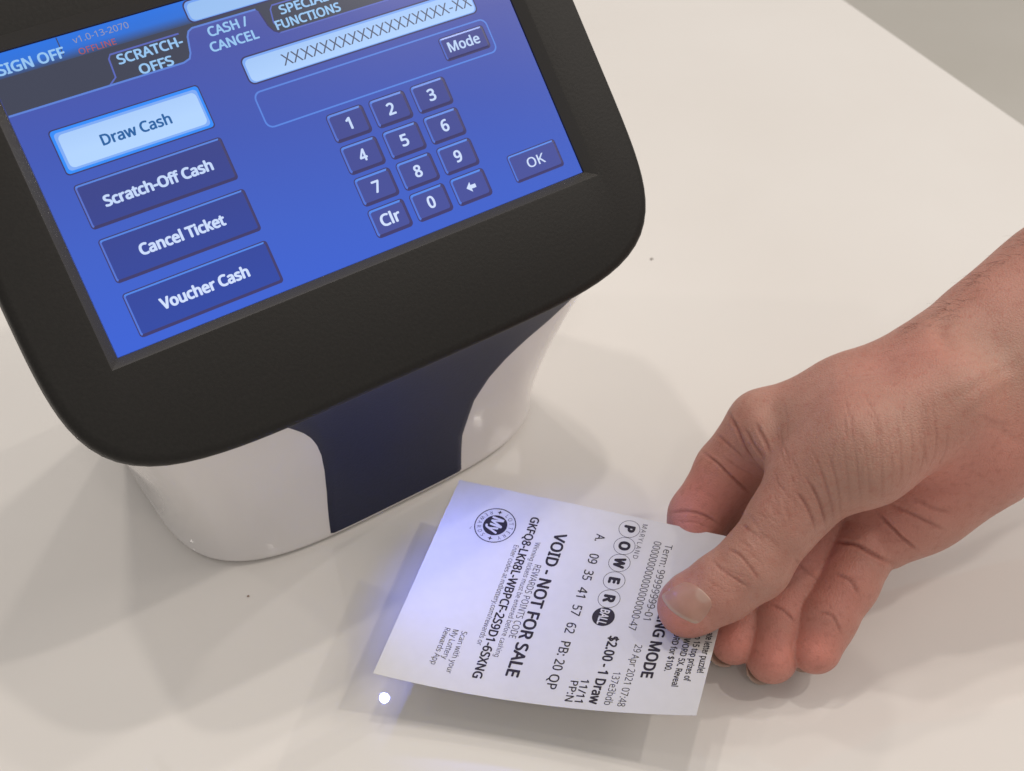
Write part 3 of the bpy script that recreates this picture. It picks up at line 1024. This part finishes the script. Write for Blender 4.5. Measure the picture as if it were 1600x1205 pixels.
base = mixcol(nt, mapped(nt, at_c.outputs['Fac'], 0, 1, 0, 0.7), base, (0.30, 0.09, 0.065))
nt.links.new(base, b.inputs['Base Color'])
b.inputs['Roughness'].default_value = 0.47
b.inputs['Specular IOR Level'].default_value = 0.42
b.inputs['Subsurface Weight'].default_value = 0.25
b.inputs['Subsurface Radius'].default_value = (1.0, 0.35, 0.2)
b.inputs['Subsurface Scale'].default_value = 0.0025
tc = nt.nodes.new('ShaderNodeTexCoord')
vo = nt.nodes.new('ShaderNodeTexVoronoi')
vo.feature = 'DISTANCE_TO_EDGE'
vo.inputs['Scale'].default_value = 850
nt.links.new(tc.outputs['Object'], vo.inputs['Vector'])
nb = add_bump(nt, b, mapped(nt, vo.outputs['Distance'], 0.0, 0.25, 0, 1), 0.42, 0.0002)
n5 = noise_node(nt, 1500, 4)
add_bump(nt, b, n5.outputs['Fac'], 0.5, 0.0002, nb)
hand = mesh_obj('hand', HW, HF, m_skin, smooth=True)
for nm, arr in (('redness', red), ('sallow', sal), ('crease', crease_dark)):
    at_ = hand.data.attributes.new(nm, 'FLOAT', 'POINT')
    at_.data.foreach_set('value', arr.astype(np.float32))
tag(hand, label='bare right hand and wrist pinching the ticket between thumb and curled fingers', category='hand')

# thumb nail: a thin curved plate lying on the thumb, its free edge paler
m_nail, nt, b = mat_new('nail')
at_e = nt.nodes.new('ShaderNodeAttribute'); at_e.attribute_name = 'free_edge'
at_l = nt.nodes.new('ShaderNodeAttribute'); at_l.attribute_name = 'lunula'
n1 = noise_node(nt, 160, 3)
base = mixcol(nt, mapped(nt, n1.outputs['Fac'], 0.35, 0.65, 0, 1), (0.45, 0.240, 0.185), (0.51, 0.280, 0.218))
base = mixcol(nt, at_l.outputs['Fac'], base, (0.56, 0.39, 0.315))
base = mixcol(nt, at_e.outputs['Fac'], base, (0.54, 0.38, 0.295))
nt.links.new(base, b.inputs['Base Color'])
b.inputs['Roughness'].default_value = 0.36
b.inputs['Coat Weight'].default_value = 0.0
b.inputs['Subsurface Weight'].default_value = 0.1
b.inputs['Subsurface Scale'].default_value = 0.001
nail_px = [(1034.5, 931), (1040, 944), (1052, 957), (1069.5, 968), (1088, 974.5), (1101, 965), (1110.5, 950), (1111.5, 939), (1102, 927), (1092, 918.5), (1080, 912), (1069.5, 910), (1057, 915.5), (1045, 922.5)]
cen = np.mean(nail_px, axis=0)
NR, NA = 14, 84
ringpts = []
loop = [np.array(p) for p in nail_px]
dense = []
nL = len(loop)
for i in range(nL):
    p0, p1, p2, p3 = loop[i - 1], loop[i], loop[(i + 1) % nL], loop[(i + 2) % nL]
    for k in range(NA // nL):
        t = k / (NA // nL)
        dense.append(0.5 * (2 * p1 + (p2 - p0) * t + (2 * p0 - 5 * p1 + 4 * p2 - p3) * t * t + (3 * p1 - p0 - 3 * p2 + p3) * t ** 3))
NA = len(dense)
c_loc, c_n = hit(*cen)
verts, faces, fe, lu = [], [], [], []
free_mid = (np.array([1034.5, 931]) + np.array([1088, 974.5])) / 2
ddir = np.array([1106, 932]) - np.array([1050, 957]); ddir = ddir / np.linalg.norm(ddir)
def nail_pt(p, rr):
    loc, nrm = hit(*p)
    if loc is None: loc, nrm = c_loc, c_n
    side = abs((p - cen) @ np.array([ddir[1], -ddir[0]])) / 38.0
    lift = 0.34 * (1 - min(rr, 1) ** 5) + 0.07
    return Vector(loc) + Vector(c_n) * (lift / 1000)
for r in range(NR + 1):
    rr = r / NR
    for q in dense:
        p = cen + (q - cen) * rr
        verts.append(nail_pt(p, rr))
        # distance to the free edge (first five outline points) and to the nail's root
        dd = min(np.linalg.norm(p - e) for e in dense[:int(NA * 4.3 / 14)])
        fe.append(1.0 if dd < 3.4 else max(0.0, 1 - (dd - 3.4) / 2.2))
        dl = np.linalg.norm((p - np.array([1101, 928])) * np.array([1.0, 1.0]))
        lu.append(0.6 * max(0.0, min(1.0, (16 - dl) / 5)))
for r in range(NR):
    for i in range(NA):
        j = (i + 1) % NA
        faces.append((r * NA + i, r * NA + j, (r + 1) * NA + j, (r + 1) * NA + i))
nb_ = len(verts)
for i in range(NA):      # rim turned down into the flesh
    verts.append(Vector(verts[NR * NA + i]) - Vector(c_n) * 0.0006)
    fe.append(fe[NR * NA + i]); lu.append(0)
for i in range(NA):
    j = (i + 1) % NA
    faces.append((NR * NA + i, NR * NA + j, nb_ + j, nb_ + i))
o = mesh_obj('thumb_nail', verts, faces, m_nail, hand, smooth=True)
for nm, arr in (('free_edge', fe), ('lunula', lu)):
    a_ = o.data.attributes.new(nm, 'FLOAT', 'POINT')
    a_.data.foreach_set('value', np.array(arr, np.float32))
# finger nails on the far side of the three curled fingertips, their edges showing past the flesh
for dip, tip, r in ((P_(1168, 965, 440, 0)[0], P_(1147, 1002, 436, 0)[0], 8.0), (P_(1218, 962, 435.5, 0)[0], P_(1206, 1028, 432, 0)[0], 8.7), (P_(1289, 968, 431.5, 0)[0], P_(1274, 1012, 430, 0)[0], 8.8)):
    d = (tip - dip) / np.linalg.norm(tip - dip)
    bk = np.array([-0.32, 0.38, 0.87]); bk -= d * (bk @ d); bk /= np.linalg.norm(bk)
    lt = np.cross(d, bk)
    verts, faces, fe = [], [], []
    NS_, NT_ = 16, 10
    for side_ in (1.0, 0.93):
        for i in range(NS_ + 1):
            sg = -1 + 2 * i / NS_
            ang = math.radians(44) * sg
            for k in range(NT_ + 1):
                t = k / NT_
                end = r * 0.98 + 0.7 - 2.2 * sg * sg
                along = -5.5 + t * (end + 5.5)
                rad = (r * 1.0 + 0.10) * side_ - max(0, along - 1.0) ** 2 * 0.030
                p = tip + lt * rad * math.sin(ang) * 0.98 + bk * rad * math.cos(ang) + d * along
                verts.append(cam2world(p * HS)); fe.append(1.0 if along > r * 0.55 else 0.0)
    M_ = (NS_ + 1) * (NT_ + 1)
    for i in range(NS_):
        for k in range(NT_):
            p = i * (NT_ + 1) + k
            faces.append((p, p + NT_ + 1, p + NT_ + 2, p + 1))
            faces.append((M_ + p, M_ + p + 1, M_ + p + NT_ + 2, M_ + p + NT_ + 1))
    for k in range(NT_):
        p, q = k, NS_ * (NT_ + 1) + k
        faces += [(p, p + 1, M_ + p + 1, M_ + p), (q + 1, q, M_ + q, M_ + q + 1)]
    for i in range(NS_):
        p = i * (NT_ + 1) + NT_
        faces.append((p, p + NT_ + 1, M_ + p + NT_ + 1, M_ + p))
    o = mesh_obj('finger_nail', verts, faces, m_nail, hand, smooth=True)
    a_ = o.data.attributes.new('free_edge', 'FLOAT', 'POINT')
    a_.data.foreach_set('value', np.array(fe, np.float32))
# fine dark hairs along the top of the wrist
m_hair = simple('arm_hair', (0.09, 0.055, 0.04), 0.5)
verts, faces = [], []
edge_px = [(1380, 528), (1425, 508), (1469, 489), (1494, 466), (1532, 429), (1600, 377), (1640, 345)]
for k in range(110):
    t = rng.random() ** 0.7 * (len(edge_px) - 1)
    i = min(int(t), len(edge_px) - 2); fr = t - i
    ex, ey = np.array(edge_px[i]) * (1 - fr) + np.array(edge_px[i + 1]) * fr
    off = rng.uniform(0, 1) ** 2.2 * 26 + 0.6
    loc, nrm = hit(ex + 0.55 * off, ey + 0.83 * off)
    if loc is None: continue
    tow = (Vector(at(ex - 40, ey + 26, 425)) - Vector(at(ex, ey, 425))).normalized()
    L = rng.uniform(0.004, 0.0085) * (1.15 if ex > 1460 else 0.7)
    dir0 = (Vector(nrm) * 0.75 + tow * 0.75 + Vector(rng.normal(size=3) * 0.18)).normalized()
    up = Vector(nrm)
    pts = []
    p, dcur = Vector(loc) - Vector(nrm) * 0.0002, dir0.copy()
    for q in range(7):
        pts.append(p.copy())
        p = p + dcur * (L / 6)
        dcur = (dcur - up * 0.10 + tow * 0.08 + Vector(rng.normal(size=3) * 0.05)).normalized()
    s1 = dir0.orthogonal().normalized(); s2 = dir0.cross(s1)
    b0 = len(verts)
    for q, c in enumerate(pts):
        rad = 0.000042 * (1 - 0.75 * q / 6)
        for h_ in range(3):
            a = 2 * math.pi * h_ / 3
            verts.append(c + s1 * rad * math.cos(a) + s2 * rad * math.sin(a))
    for q in range(6):
        for h_ in range(3):
            g = (h_ + 1) % 3
            faces.append((b0 + q * 3 + h_, b0 + q * 3 + g, b0 + q * 3 + 3 + g, b0 + q * 3 + 3 + h_))
o = mesh_obj('arm_hair', verts, faces, m_hair, hand)
tag(o, kind='stuff')

# two specks of dirt lying on the counter
def crumb(u, v, r, col, label):
    d = np.array(at(u, v, 400.0)) - np.array([0, 0, CAMZ / 1000])
    c = Vector(np.array([0, 0, CAMZ / 1000]) + d * (CAMZ / 1000 / -d[2]))
    bm = bmesh.new()
    bmesh.ops.create_icosphere(bm, subdivisions=2, radius=r)
    for w in bm.verts:
        w.co *= random.uniform(0.75, 1.15)
        w.co.z = w.co.z * 0.5 + r * 0.35
    me = bpy.data.meshes.new('crumb')
    bm.to_mesh(me); bm.free()
    me.materials.append(simple('crumb', col, 0.8))
    o = bpy.data.objects.new('crumb', me)
    COL.objects.link(o)
    o.location = c
    tag(o, label=label, category='crumb', group='specks of dirt on the counter')
crumb(1018, 405, 0.0008, (0.42, 0.39, 0.36), 'grey speck of dirt on the open counter right of the black frame')
crumb(388, 932, 0.0005, (0.30, 0.22, 0.17), 'tiny brown speck on the counter in front of the white stand')
